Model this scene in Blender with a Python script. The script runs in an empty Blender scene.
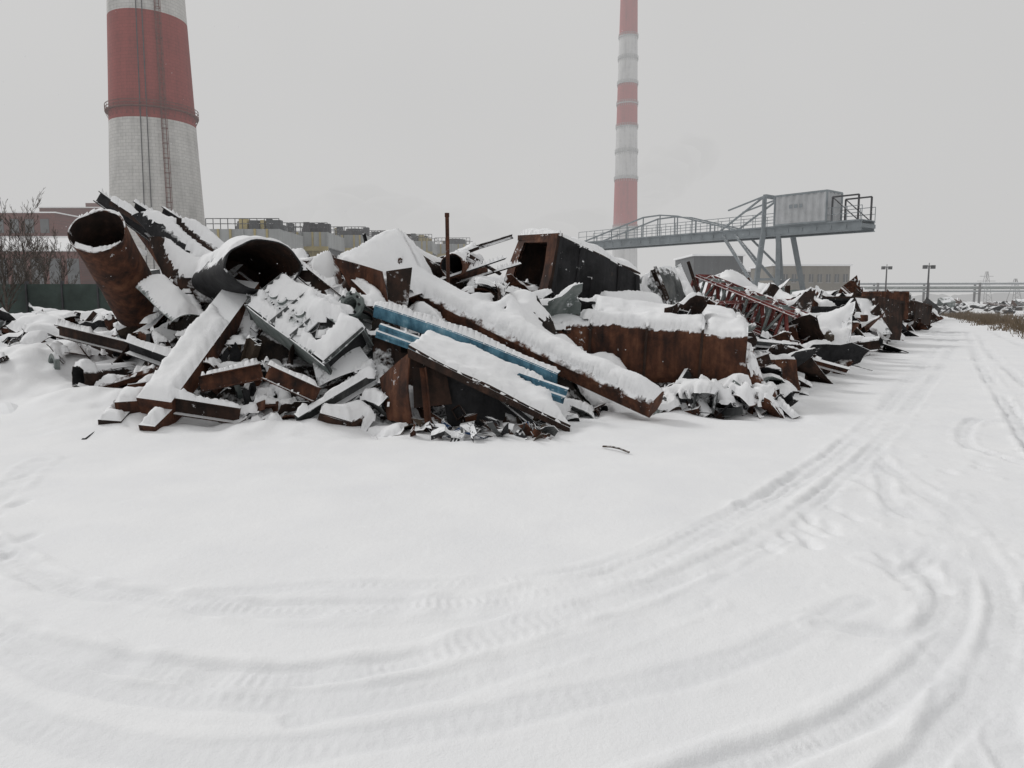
import bpy, math, random, numpy as np
from mathutils import Vector, Matrix, noise
from mathutils.bvhtree import BVHTree
random.seed(11); rng=np.random.default_rng(7)
V=Vector
scene=bpy.context.scene
CAMH=1.6; PITCH=math.radians(6.5); F=740.0
cs,sn=math.cos(PITCH),math.sin(PITCH)
# survey helpers: sight line + distance -> world position in metres
def S(px,py,Y):
    dx=(px-512)/F; dy=(384-py)/F
    t=Y/(cs+dy*sn)
    return V((dx*t,Y,CAMH+(-sn+dy*cs)*t))
def G(px,py):
    dx=(px-512)/F; dy=(384-py)/F
    t=CAMH/(sn-dy*cs)
    return V((dx*t,(cs+dy*sn)*t,0))

# ---------------------------------------------------------------- noise
def _h(ix,iy,seed):
    n=(ix.astype(np.int64)*374761393+iy.astype(np.int64)*668265263+seed*1442695041)&0xffffffff
    n=((n^(n>>13))*1274126177)&0xffffffff
    n=n^(n>>16)
    return (n&0xffff)/65535.0
def vn(x,y,seed=0):
    ix=np.floor(x);iy=np.floor(y);fx=x-ix;fy=y-iy
    fx=fx*fx*(3-2*fx);fy=fy*fy*(3-2*fy)
    a=_h(ix,iy,seed);b=_h(ix+1,iy,seed);c=_h(ix,iy+1,seed);d=_h(ix+1,iy+1,seed)
    return (a*(1-fx)+b*fx)*(1-fy)+(c*(1-fx)+d*fx)*fy-0.5
def fbm(x,y,oct=4,seed=0):
    s=0;a=1.0
    for o in range(oct):
        s=s+a*vn(x*(2**o)+o*17.3,y*(2**o)-o*9.1,seed+o);a*=0.5
    return s
def sst(a,b,x):
    t=np.clip((x-a)/(b-a),0,1);return t*t*(3-2*t)

# ---------------------------------------------------------------- materials
def nmat(name):
    m=bpy.data.materials.new(name);m.use_nodes=True
    nt=m.node_tree;b=nt.nodes['Principled BSDF']
    return m,nt,b
def ramp(nt,src,stops):
    r=nt.nodes.new('ShaderNodeValToRGB');e=r.color_ramp.elements
    while len(e)<len(stops): e.new(0.5)
    for i,(p,c) in enumerate(stops):
        e[i].position=p;e[i].color=(c[0],c[1],c[2],1)
    nt.links.new(src,r.inputs[0]);return r.outputs[0]
def noi(nt,scale,detail=6,rough=0.6,vec=None,dist=0):
    n=nt.nodes.new('ShaderNodeTexNoise');n.inputs['Scale'].default_value=scale
    n.inputs['Detail'].default_value=min(detail,4);n.inputs['Roughness'].default_value=rough
    n.inputs['Distortion'].default_value=dist
    if vec is not None: nt.links.new(vec,n.inputs['Vector'])
    return n.outputs['Fac']
def coord(nt,which='Object',scale=None):
    t=nt.nodes.new('ShaderNodeTexCoord').outputs[which]
    if scale:
        m=nt.nodes.new('ShaderNodeMapping');m.inputs['Scale'].default_value=scale
        nt.links.new(t,m.inputs[0]);return m.outputs[0]
    return t
def mth(nt,op,a,b=None):
    m=nt.nodes.new('ShaderNodeMath');m.operation=op
    for i,x in enumerate((a,b)):
        if x is None: continue
        if isinstance(x,(int,float)): m.inputs[i].default_value=x
        else: nt.links.new(x,m.inputs[i])
    return m.outputs[0]
def mix(nt,f,a,b):
    m=nt.nodes.new('ShaderNodeMix');m.data_type='RGBA'
    for s,x in ((m.inputs[0],f),(m.inputs[6],a),(m.inputs[7],b)):
        if isinstance(x,(int,float)): s.default_value=x
        elif isinstance(x,tuple): s.default_value=(x[0],x[1],x[2],1)
        else: nt.links.new(x,s)
    return m.outputs[2]
def bump(nt,b,h,strength=0.4,dist=0.02):
    n=nt.nodes.new('ShaderNodeBump');n.inputs['Strength'].default_value=strength
    n.inputs['Distance'].default_value=dist
    nt.links.new(h,n.inputs['Height']);nt.links.new(n.outputs[0],b.inputs['Normal'])
SNOWC=(0.86,0.87,0.885)
def snowfac(nt,vec,lo=0.55,hi=0.75,speck=0.0):
    g=nt.nodes.new('ShaderNodeNewGeometry')
    s=nt.nodes.new('ShaderNodeSeparateXYZ');nt.links.new(g.outputs['Normal'],s.inputs[0])
    n=noi(nt,5,3,0.7,vec)
    v=mth(nt,'ADD',s.outputs[2],mth(nt,'MULTIPLY',mth(nt,'SUBTRACT',n,0.5),1.0))
    mr=nt.nodes.new('ShaderNodeMapRange');mr.inputs[1].default_value=lo;mr.inputs[2].default_value=hi
    nt.links.new(v,mr.inputs[0]);f=mr.outputs[0]
    if speck>0:
        # clinging snow: clustered, so broad areas stay bare
        n2=mth(nt,'ADD',mth(nt,'MULTIPLY',noi(nt,6,4,0.75,vec),0.6),mth(nt,'MULTIPLY',noi(nt,1.3,2,0.6,vec),0.4))
        mr2=nt.nodes.new('ShaderNodeMapRange');mr2.inputs[1].default_value=0.645-speck*0.09;mr2.inputs[2].default_value=0.69-speck*0.08
        nt.links.new(n2,mr2.inputs[0])
        f=mth(nt,'MAXIMUM',f,mr2.outputs[0])
    return f
def metal(name,stops,scale=2.5,rough=0.8,met=0.0,lo=0.45,hi=0.62,speck=0.35,bs=0.4,streak=True):
    m,nt,b=nmat(name);c=coord(nt)
    n=noi(nt,scale,4,0.7,c,0.3)
    if streak:
        c2=coord(nt,'Object',(6,6,0.8));n2=noi(nt,1.5,3,0.6,c2)
        n=mth(nt,'ADD',mth(nt,'MULTIPLY',n,0.6),mth(nt,'MULTIPLY',n2,0.4))
    col=ramp(nt,n,stops)
    f=snowfac(nt,c,lo,hi,speck)
    nt.links.new(mix(nt,f,col,SNOWC),b.inputs['Base Color'])
    b.inputs['Roughness'].default_value=rough;b.inputs['Metallic'].default_value=met
    b.inputs['Specular IOR Level'].default_value=0.25
    bump(nt,b,noi(nt,scale*12,3,0.7,c),bs,0.01)
    return m
M={}
M['rust']=metal('rust',[(0.34,(0.014,0.009,0.008)),(0.44,(0.040,0.018,0.012)),(0.54,(0.085,0.034,0.019)),(0.66,(0.15,0.066,0.036))])
M['rustdark']=metal('dark_rust',[(0.35,(0.010,0.008,0.007)),(0.5,(0.028,0.017,0.013)),(0.65,(0.062,0.032,0.022))])
M['black']=metal('blackened_steel',[(0.35,(0.010,0.010,0.011)),(0.6,(0.032,0.032,0.034)),(0.7,(0.06,0.045,0.038))],speck=0.2)
M['grey']=metal('grey_steel',[(0.35,(0.035,0.038,0.038)),(0.52,(0.095,0.10,0.10)),(0.66,(0.17,0.175,0.17))],speck=0.6)
M['galv']=metal('galvanised',[(0.35,(0.09,0.11,0.105)),(0.5,(0.18,0.205,0.198)),(0.63,(0.25,0.27,0.262)),(0.72,(0.12,0.06,0.03))],speck=0.5)
M['blue']=metal('faded_blue_paint',[(0.36,(0.03,0.07,0.10)),(0.48,(0.07,0.17,0.24)),(0.58,(0.13,0.28,0.37)),(0.68,(0.30,0.44,0.51))],speck=0.3,bs=0.2)
M['deepblue']=metal('blue_plastic',[(0.35,(0.01,0.03,0.08)),(0.6,(0.02,0.06,0.16))],speck=0.3)
M['wood']=metal('weathered_wood',[(0.35,(0.03,0.022,0.017)),(0.6,(0.10,0.075,0.055))],scale=4)
M['redpaint']=metal('faded_red_paint',[(0.36,(0.08,0.018,0.016)),(0.55,(0.19,0.055,0.048)),(0.68,(0.33,0.24,0.22))],speck=0.6)
M['soil']=metal('rubble',[(0.35,(0.008,0.007,0.007)),(0.55,(0.025,0.018,0.014)),(0.7,(0.06,0.035,0.022))],scale=5,speck=0.9,lo=0.7,hi=0.9,bs=1.0)
def simple(name,col,var=0.25,scale=1.0,rough=0.8,snow=True,lo=0.6,hi=0.8,streak=False):
    m,nt,b=nmat(name);c=coord(nt)
    n=noi(nt,scale,5,0.65,c)
    if streak:
        n=mth(nt,'ADD',mth(nt,'MULTIPLY',n,0.5),mth(nt,'MULTIPLY',noi(nt,1.0,4,0.6,coord(nt,'Object',(1.3,1.3,0.08))),0.5))
    lo_=tuple(x*(1-var) for x in col);hi_=tuple(min(1,x*(1+var)) for x in col)
    k=ramp(nt,n,[(0.35,lo_),(0.65,hi_)])
    if snow: k=mix(nt,snowfac(nt,c,lo,hi),k,SNOWC)
    nt.links.new(k,b.inputs['Base Color']);b.inputs['Roughness'].default_value=rough
    return m
M['conc']=simple('concrete',(0.30,0.29,0.28),streak=True,scale=.3)
M['cgrey']=simple('crane_grey_paint',(0.22,0.245,0.26),0.15)
M['cabin']=simple('corrugated_cabin',(0.40,0.41,0.42),0.12)
M['darkw']=simple('window_glass',(0.08,0.085,0.09),0.2,rough=.3,snow=False)
M['yellow']=simple('yellow_cladding',(0.36,0.30,0.15),0.2,scale=.5)
M['coolgrey']=simple('cooling_cell_cladding',(0.32,0.33,0.33),0.2,streak=True,scale=.3)
M['darkgrey']=simple('dark_metal_frame',(0.06,0.06,0.065),0.3)
M['bdark']=simple('dark_cladding',(0.085,0.09,0.095),0.2,streak=True,scale=.3)
M['beige']=simple('beige_render',(0.20,0.185,0.16),0.15,streak=True,scale=.3)
M['fenceg']=simple('green_fence_paint',(0.05,0.07,0.062),0.3)
M['bark']=simple('bark',(0.08,0.065,0.055),0.4,scale=6,lo=.75,hi=.95)
M['grass']=simple('dry_grass',(0.15,0.11,0.07),0.5,scale=3,snow=False)
M['treeline']=simple('far_trees',(0.13,0.135,0.14),0.3,scale=.05,lo=.8,hi=1.0)
m,nt,b=nmat('red_brick');c=coord(nt)
br=nt.nodes.new('ShaderNodeTexBrick');br.inputs['Scale'].default_value=1.0
br.inputs['Color1'].default_value=(0.15,0.042,0.033,1);br.inputs['Color2'].default_value=(0.11,0.032,0.026,1);br.inputs['Mortar'].default_value=(0.12,0.07,0.06,1)
mp=nt.nodes.new('ShaderNodeMapping');mp.inputs['Rotation'].default_value=(math.radians(90),0,0)
nt.links.new(c,mp.inputs[0]);nt.links.new(mp.outputs[0],br.inputs['Vector'])
nt.links.new(br.outputs[0],b.inputs['Base Color']);b.inputs['Roughness'].default_value=.9;M['brick']=m
def chim(name,col,brick):
    m,nt,b=nmat(name);c=coord(nt)
    n=noi(nt,0.35,5,0.7,c);st=noi(nt,1.0,5,0.65,coord(nt,'Object',(0.9,0.9,0.05)))
    v=mth(nt,'ADD',mth(nt,'MULTIPLY',n,0.4),mth(nt,'MULTIPLY',st,0.6))
    k=ramp(nt,v,[(0.34,tuple(x*0.72 for x in col)),(0.5,col),(0.68,tuple(min(1,x*1.10) for x in col))])
    if brick:
        uv=nt.nodes.new('ShaderNodeTexCoord').outputs['UV']
        br=nt.nodes.new('ShaderNodeTexBrick');br.inputs['Scale'].default_value=1.0
        br.inputs['Brick Width'].default_value=0.9;br.inputs['Row Height'].default_value=0.45;br.inputs['Mortar Size'].default_value=0.035
        br.inputs['Color1'].default_value=(1,1,1,1);br.inputs['Color2'].default_value=(0.88,0.88,0.88,1);br.inputs['Mortar'].default_value=(0.68,0.68,0.68,1)
        nt.links.new(uv,br.inputs['Vector'])
        mm=nt.nodes.new('ShaderNodeMix');mm.data_type='RGBA';mm.blend_type='MULTIPLY';mm.inputs[0].default_value=0.8
        nt.links.new(k,mm.inputs[6]);nt.links.new(br.outputs[0],mm.inputs[7]);k=mm.outputs[2]
    nt.links.new(k,b.inputs['Base Color']);b.inputs['Roughness'].default_value=.9
    return m
M['cw']=chim('chimney_white_paint',(0.53,0.52,0.50),True)
M['cr']=chim('chimney_red_paint',(0.26,0.050,0.042),True)
M['cw2']=chim('far_chimney_white_paint',(0.48,0.48,0.48),False)
M['cr2']=chim('far_chimney_red_paint',(0.29,0.035,0.035),False)
M['ring']=simple('rusty_gallery',(0.13,0.05,0.04),0.3,snow=False)
def snowmat(name,attr=False,bs=0.25,sc=14):
    m,nt,b=nmat(name);c=coord(nt)
    n=noi(nt,1.2,2,0.6,c)
    k=ramp(nt,n,[(0.3,(0.85,0.856,0.87)),(0.7,(0.895,0.899,0.906))])
    if attr:
        a=nt.nodes.new('ShaderNodeAttribute');a.attribute_name='packed'
        k=mix(nt,a.outputs['Fac'],k,(0.70,0.71,0.73))
    nt.links.new(k,b.inputs['Base Color']);b.inputs['Roughness'].default_value=.85
    b.inputs['Specular IOR Level'].default_value=0.2
    bump(nt,b,noi(nt,sc,4,0.8,c),bs,0.03)
    return m
M['snow']=snowmat('ground_snow',True,0.28,18)
M['snowcap']=snowmat('snow_blanket',False,0.3,14)

# ---------------------------------------------------------------- mesh builder
class MB:
    def __init__(s): s.v=[];s.f=[];s.m=[];s.mats=[]
    def mi(s,k):
        if k not in s.mats: s.mats.append(k)
        return s.mats.index(k)
    def add(s,vs,fs,k):
        o=len(s.v);s.v.extend([tuple(p) for p in vs]);i=s.mi(k)
        for f in fs: s.f.append([a+o for a in f]);s.m.append(i)
    def obj(s,name,parent=None,smooth=False):
        me=bpy.data.meshes.new(name);me.from_pydata(s.v,[],s.f)
        for k in s.mats: me.materials.append(M[k])
        me.polygons.foreach_set('material_index',s.m)
        if smooth:
            me.polygons.foreach_set('use_smooth',[True]*len(s.f))
            try: me.set_sharp_from_angle(angle=math.radians(35))
            except Exception: pass
        me.update()
        o=bpy.data.objects.new(name,me);scene.collection.objects.link(o)
        if parent: o.parent=parent
        return o
def empty(name,loc=(0,0,0)):
    e=bpy.data.objects.new(name,None);e.empty_display_size=.5;scene.collection.objects.link(e);return e
def axes(p0,p1,roll=0):
    d=(p1-p0).normalized();up=V((0,0,1))
    if abs(d.z)>0.98: up=V((0,1,0))
    s=d.cross(up).normalized();u=s.cross(d)
    if roll:
        R=Matrix.Rotation(roll,3,d);s=R@s;u=R@u
    return d,s,u
def prof_box(w,h): return [(-w/2,-h/2),(w/2,-h/2),(w/2,h/2),(-w/2,h/2)]
def prof_I(w,h,t): 
    a=w/2;b=h/2
    return [(-a,-b),(a,-b),(a,-b+t),(t/2,-b+t),(t/2,b-t),(a,b-t),(a,b),(-a,b),(-a,b-t),(-t/2,b-t),(-t/2,-b+t),(-a,-b+t)]
def prof_L(w,t): return [(0,0),(w,0),(w,t),(t,t),(t,w),(0,w)]
def prof_C(w,h,t): return [(0,-h/2),(w,-h/2),(w,-h/2+t),(t,-h/2+t),(t,h/2-t),(w,h/2-t),(w,h/2),(0,h/2)]
def ext(mb,p0,p1,prof,k,roll=0,seg=1,bend=0.0,s1=1.0):
    d,s,u=axes(p0,p1,roll);n=len(prof);vs=[]
    for i in range(seg+1):
        t=i/seg;c=p0+(p1-p0)*t+u*(bend*math.sin(math.pi*t))
        sc=1+(s1-1)*t
        for a,b in prof: vs.append(c+s*a*sc+u*b*sc)
    fs=[]
    for i in range(seg):
        for j in range(n):
            a=i*n+j;b=i*n+(j+1)%n
            fs.append([a,b,b+n,a+n])
    fs.append(list(range(n))[::-1]);fs.append([seg*n+j for j in range(n)])
    mb.add(vs,fs,k)
def pipe(mb,p0,p1,r0,r1,k,kin=None,n=20,wall=0.015,seg=4,dent=0.0,sx=1.0,rag=0.0,cap=False):
    d,s,u=axes(p0,p1);vs=[];fs=[];kin=kin or k
    def rad(t,a,r):
        if dent: r=r*(1+dent*noise.noise(V((math.cos(a)*1.5,math.sin(a)*1.5,t*3))+p0))
        return r
    for w in (0,wall):
        for i in range(seg+1):
            t=i/seg;c=p0+(p1-p0)*t;r=r0+(r1-r0)*t
            for j in range(n):
                a=2*math.pi*j/n;q=rad(t,a,r)-w
                rg=d*(rag*noise.noise(V((math.cos(a)*2.5,math.sin(a)*2.5,7))+p0)) if (rag and i in(0,seg)) else V((0,0,0))
                vs.append(c+s*math.cos(a)*q*sx+u*math.sin(a)*q+rg)
    N=(seg+1)*n;fo=[];fi=[]
    for i in range(seg):
        for j in range(n):
            a=i*n+j;b=i*n+(j+1)%n
            fo.append([a,b,b+n,a+n]);fi.append([N+a,N+a+n,N+b+n,N+b])
    for j in range(n):
        b=(j+1)%n
        fo.append([j,N+j,N+b,b]);e=seg*n;fo.append([e+j,e+b,N+e+b,N+e+j])
    if cap: fi.append([N+seg*n+j for j in range(n)])
    o=len(mb.v);mb.add(vs,fo,k);i=mb.mi(kin)
    for f in fi: mb.f.append([a+o for a in f]);mb.m.append(i)
def rod(mb,p0,p1,r,k,n=8,seg=1,bend=0,r1=None):
    ext(mb,p0,p1,[(r*math.cos(2*math.pi*j/n),r*math.sin(2*math.pi*j/n)) for j in range(n)],k,seg=seg,bend=bend,s1=(r1/r if r1 else 1))
def plate(mb,c,th,k,nu=8,nv=8,dent=0.03,kb=None,fr=1.2,curl=0.0,ragged=0.0,hole=None):
    c0,c1,c2,c3=c;nrm=((c1-c0).cross(c3-c0)).normalized();kb=kb or k
    vs=[];off=V((random.random()*50,random.random()*50,0))
    for sgn in (0,1):
        for i in range(nv+1):
            for j in range(nu+1):
                a=j/nu;b=i/nv
                aa=a;bb=b
                if ragged:
                    e=noise.noise(V((b*7,a*7,3))+off)*ragged
                    if j in(0,nu): aa=a+e
                    if i in(0,nv): bb=b+noise.noise(V((a*7,b*7,9))+off)*ragged
                p=(c0*(1-aa)+c1*aa)*(1-bb)+(c3*(1-aa)+c2*aa)*bb
                h=dent*noise.noise(p*fr+off)*2+curl*(4*(a-.5)**2)
                vs.append(p+nrm*(h-(th if sgn else 0)))
    n=nu+1;N=n*(nv+1);ff=[];fb=[]
    for i in range(nv):
        for j in range(nu):
            if hole and hole(j/nu+.5/nu,i/nv+.5/nv): continue
            a=i*n+j
            ff.append([a,a+1,a+n+1,a+n]);fb.append([N+a,N+a+n,N+a+n+1,N+a+1])
    ed=[]
    for j in range(nu):
        ed.append([j,N+j,N+j+1,j+1]);a=nv*n+j;ed.append([a,a+1,N+a+1,N+a])
    for i in range(nv):
        a=i*n;ed.append([a,a+n,N+a+n,N+a]);a=i*n+nu;ed.append([a,N+a,N+a+n,a+n])
    o=len(mb.v);mb.add(vs,ff+ed,k);ib=mb.mi(kb)
    for f in fb: mb.f.append([a+o for a in f]);mb.m.append(ib)
def box(mb,x0,x1,y0,y1,z0,z1,k):
    vs=[V((x,y,z)) for z in(z0,z1) for y in(y0,y1) for x in(x0,x1)]
    mb.add(vs,[[0,2,3,1],[4,5,7,6],[0,1,5,4],[2,6,7,3],[0,4,6,2],[1,3,7,5]],k)
def lattice(mb,p0,p1,w,k,n=8,r=0.025,k2=None):
    d,s,u=axes(p0,p1);cor=[s*w/2+u*w/2,-s*w/2+u*w/2,-s*w/2-u*w/2,s*w/2-u*w/2]
    P=prof_L(r*2.2,r*.5)
    for c in cor: ext(mb,p0+c,p1+c,P,k)
    for f in range(4):
        a,b=cor[f],cor[(f+1)%4]
        for i in range(n):
            q0=p0+(p1-p0)*(i/n);q1=p0+(p1-p0)*((i+1)/n)
            kk=k2 if (k2 and i%2) else k
            if i%2: ext(mb,q0+a,q1+b,P,kk)
            else: ext(mb,q0+b,q1+a,P,kk)
            ext(mb,q0+a,q0+b,P,kk)
def railing(mb,p0,p1,h,k,n=8,r=0.03):
    for i in range(n+1):
        q=p0.lerp(p1,i/n);rod(mb,q,q+V((0,0,h)),r,k,n=5)
    for z in (0.5,1.0): rod(mb,p0+V((0,0,h*z)),p1+V((0,0,h*z)),r,k,n=5)

# ---------------------------------------------------------------- terrain definition
FX=np.array([-40,-20,-13,-8.1,-5.3,-2.6,0.58,1.96,3.9,5.2,11.1,17.7,30.5,60]);
FY=np.array([22,17,14.6,12.2,9.3,8.75,8.75,10.0,10.5,13.4,23.2,33.5,54,100]);
def front(x): return np.interp(x,FX,FY)
def fdist(x,y):
    e=0.6;sl=(front(x+e)-front(x-e))/(2*e)
    return (y-front(x))/np.sqrt(1+sl*sl)
def gbase(x,y):
    z=0.08*fbm(x*0.16,y*0.16,3,3)+0.03*fbm(x*0.8,y*0.8,3,8)
    near=sst(40,12,np.hypot(x,y))
    z=z*near
    d=fdist(x,y)
    z=z+0.12*sst(-1.2,0.4,d)*sst(12,6,d)*sst(70,30,y)*(0.6+1.8*fbm(x*1.3,y*1.3,3,21))
    lump=1+0.45*fbm(x*1.4,y*1.4,3,23)
    z=z+0.80*lump*np.exp(-(((x+8.1)/2.1)**2+((y-12.2)/1.9)**2))+0.22*np.exp(-(((x+5.4)/1.2)**2+((y-9.9)/0.9)**2))
    return z
HX=np.array([-30,-12,-8,-6,-4.5,-2,1,3,5,9,16,30,60]);HZ=np.array([1.0,1.15,1.2,1.5,1.75,1.75,1.5,1.15,1.15,1.2,1.25,1.3,1.3])
def mound(x,y):
    d=fdist(x,y)
    h=np.interp(x,HX,HZ)*sst(-0.1,2.8,d)*sst(11,7,d)
    r=1-np.abs(fbm(x*1.0,y*1.0,3,31))*2
    h=h*(0.70+0.40*r)+0.20*fbm(x*2.0,y*2.0,3,41)*sst(0.2,1.2,d)
    return h-0.10+0.02*d.clip(-10,0)

# ---------------------------------------------------------------- ground sheet with tyre tracks
def catmull(P,n=10):
    out=[];P=[2*P[0]-P[1]]+P+[2*P[-1]-P[-2]]
    for i in range(1,len(P)-2):
        a,b,c,d=P[i-1],P[i],P[i+1],P[i+2]
        for j in range(n):
            t=j/n
            out.append(0.5*((2*b)+(c-a)*t+(2*a-5*b+4*c-d)*t*t+(3*b-a-3*c+d)*t**3))
    out.append(P[-2]);return out
r=np.concatenate([1.5*np.exp(0.0043*np.arange(655)),25.2*np.exp(0.012*np.arange(400))])
NR=len(r);NC=1100
u=np.linspace(-2.2,2.2,NC)
u=np.sign(u)*(np.abs(u)/2.2)**1.35*2.2
RR,UU=np.meshgrid(r,u,indexing='ij');X=RR*UU;Y=RR-1.5
Z=gbase(X,Y);packed=np.zeros_like(Z)
dep=np.zeros_like(Z);rid=np.zeros_like(Z)
def track(pts,w=0.2,D=0.03,tread=0.28):
    P=catmull([G(*p) for p in pts],12);s=0.0
    for i in range(len(P)-1):
        a,b=P[i],P[i+1];L=(b-a).length
        if L<1e-4: continue
        m=0.4
        y0,y1=min(a.y,b.y)-m,max(a.y,b.y)+m
        i0=int(np.searchsorted(r,y0+1.5));i1=int(np.searchsorted(r,y1+1.5))
        if i1<=i0: continue
        us=[q/(k+1.5) for q in (min(a.x,b.x)-m,max(a.x,b.x)+m) for k in (max(y0,-1),y1)]
        j0=np.searchsorted(u,min(us));j1=np.searchsorted(u,max(us))
        if j1<=j0: s+=L;continue
        sl=(slice(i0,i1),slice(j0,j1))
        dx=(b.x-a.x)/L;dy=(b.y-a.y)/L
        px=X[sl]-a.x;py=Y[sl]-a.y
        t=px*dx+py*dy;q=px*dy-py*dx
        tc=np.clip(t,0,L);dd=np.sqrt((px-tc*dx)**2+(py-tc*dy)**2)
        dd=dd+0.03*vn(X[sl]*2.5,Y[sl]*2.5,78)+0.016*vn(X[sl]*9,Y[sl]*9,79)
        jit=np.clip(0.7+1.6*vn(X[sl]*0.8,Y[sl]*0.8,77)+.5*vn(X[sl]*4,Y[sl]*4,76),0.05,1.8)
        ins=1-sst(w/2-0.025,w/2+0.02,dd)
        sh=np.exp(-((dd-(w/2-0.035))/0.022)**2)
        tr=np.clip(np.sin((s+tc)/0.11*2*math.pi+np.abs(q)*30),-.4,.6)*np.clip(.5+2*vn(X[sl]*1.7,Y[sl]*1.7,71),0,1.3)
        g=-D*jit*(ins*0.62+0.5*sh)+0.0045*tread*ins*jit*tr
        dep[sl]=np.minimum(dep[sl],g)
        rg=0.40*D*np.exp(-((dd-w/2-0.045)/0.03)**2)*np.clip(1+2.4*vn(X[sl]*7,Y[sl]*7,5),0,2.2)
        rid[sl]=np.maximum(rid[sl],rg)
        packed[sl]=np.maximum(packed[sl],ins*np.clip(jit,0,1))
        s+=L
T=[
 ([(-80,500),(0,555),(60,590),(150,604),(260,612),(400,611),(520,598),(640,567),(740,514),(820,462),(880,415),(918,372),(938,347),(944,331)],.18,.030),
 ([(-80,520),(0,570),(70,597),(160,611),(270,619),(400,618),(520,606),(640,575),(745,521),(826,468),(884,420),(921,376)],.10,.02),
 ([(-80,600),(0,640),(70,657),(150,671),(280,680),(420,661),(560,620),(660,586),(760,540),(850,470),(905,415),(940,370),(955,345),(960,331)],.18,.024),
 ([(200,600),(330,590),(460,588),(600,570),(700,530),(790,478),(860,428),(905,378),(930,347),(938,330)],.14,.014),
 ([(300,720),(450,690),(600,640),(700,590),(790,530),(862,465),(915,405),(948,350)],.14,.010),
 ([(1090,500),(1040,450),(1010,410),(985,372),(972,345),(966,332)],.22,.045),
 ([(1120,440),(1060,408),(1020,380),(990,352),(978,335)],.2,.04),
 ([(640,790),(760,752),(870,705),(935,655),(960,605),(955,555),(930,520),(880,490),(850,478)],.16,.020),
 ([(860,800),(930,745),(985,680),(1005,610),(985,555),(950,510),(905,480),(870,450)],.17,.020),
 ([(1060,470),(1000,455),(965,440),(975,420),(1030,425)],.16,.03),
 ([(875,560),(905,570),(935,548),(925,520),(890,500),(885,478)],.14,.034),
 ([(820,625),(870,630),(920,632),(945,600),(930,570)],.12,.024),
 ([(-60,690),(60,735),(200,757),(400,738),(600,694),(760,650),(860,600)],.18,.008),
 ([(-60,620),(60,680),(200,700),(380,697),(560,655),(700,602)],.18,.010),
 ([(1040,790),(1000,720),(1020,640),(1060,560),(1100,500)],.17,.018),
 ([(-40,520),(0,500),(30,470),(45,462)],.2,.024),
 ([(990,330),(1010,340),(1060,360),(1120,390)],.3,.05),
 ([(1000,820),(950,700),(930,600),(900,520),(880,450),(905,400),(932,360)],.15,.010),
]
for t in T: track(*t)
for off in (6,14,22): track([(935+off,346),(930+off,336),(925+off,328),(918+off,322)],.3,.05)
for (a,bq,n) in (((785,548),(840,508),9),((600,752),(640,700),5),((905,560),(1010,700),12),((10,560),(5,480),6),((960,470),(1020,450),6),((830,520),(800,545),4)):
    A=G(*a);B=G(*bq)
    for i in range(n):
        c=A.lerp(B,i/(n-1));sx=0.09 if i%2 else -0.09
        cx,cy=c.x+sx+random.uniform(-.05,.05),c.y+random.uniform(-.06,.06)
        wob=1+.5*vn(X[300:800]*8,Y[300:800]*8,200+i)
        e=np.exp(-((((X[300:800]-cx)/.05)**2+((Y[300:800]-cy)/.11)**2)*wob)**2)
        dep[300:800]-=0.024*e;packed[300:800]=np.maximum(packed[300:800],e*.3)
Z=Z+dep+rid
ch=sst(-0.5,2.0,X-0.25*Y)*sst(30,5,Y)
cl_=np.maximum(0,fbm(X*9,Y*9,3,52)-.22)
Z+=ch*(0.010*fbm(X*3,Y*3,4,51)+0.03*cl_)
Z+=0.004*fbm(X*5,Y*5,4,61)*sst(25,5,Y)+0.012*np.maximum(0,fbm(X*6,Y*6,3,66)-.42)
far=sst(60,90,Y);Z=Z*(1-far)
nv=NR*NC
co=np.empty((nv+8,3),np.float32);co[:nv,0]=X.ravel();co[:nv,1]=Y.ravel();co[:nv,2]=Z.ravel()
W=9000;z=-0.12
co[nv:]=[(-W,-W,z),(W,-W,z),(W,0,z),(-W,0,z),(-W,r[-1],z),(W,r[-1],z),(2.2*1.5,0,z),(-2.2*1.5,0,z)]
ii,jj=np.meshgrid(np.arange(NR-1),np.arange(NC-1),indexing='ij');a=(ii*NC+jj).ravel()
q=np.stack([a,a+1,a+NC+1,a+NC],1)
e=nv
rl=(NR-1)*NC
extra=np.array([[e,e+1,e+2,e+3]])
extra2=np.array([[e+3,e+7,rl,e+4],[e+6,e+2,e+5,rl+NC-1]])
faces=np.concatenate([q,extra,extra2]).astype(np.int32)
me=bpy.data.meshes.new('snowy_ground')
me.vertices.add(len(co));me.vertices.foreach_set('co',co.ravel())
me.loops.add(faces.size);me.loops.foreach_set('vertex_index',faces.ravel())
me.polygons.add(len(faces));me.polygons.foreach_set('loop_start',np.arange(0,faces.size,4,dtype=np.int32))
me.polygons.foreach_set('use_smooth',np.ones(len(faces),bool))
me.update(calc_edges=True)
at=me.attributes.new('packed','FLOAT','POINT');pk=np.zeros(len(co),np.float32);pk[:nv]=(packed*0.30).ravel();at.data.foreach_set('value',pk)
me.materials.append(M['snow'])
go=bpy.data.objects.new('snowy_ground',me);scene.collection.objects.link(go)

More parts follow.
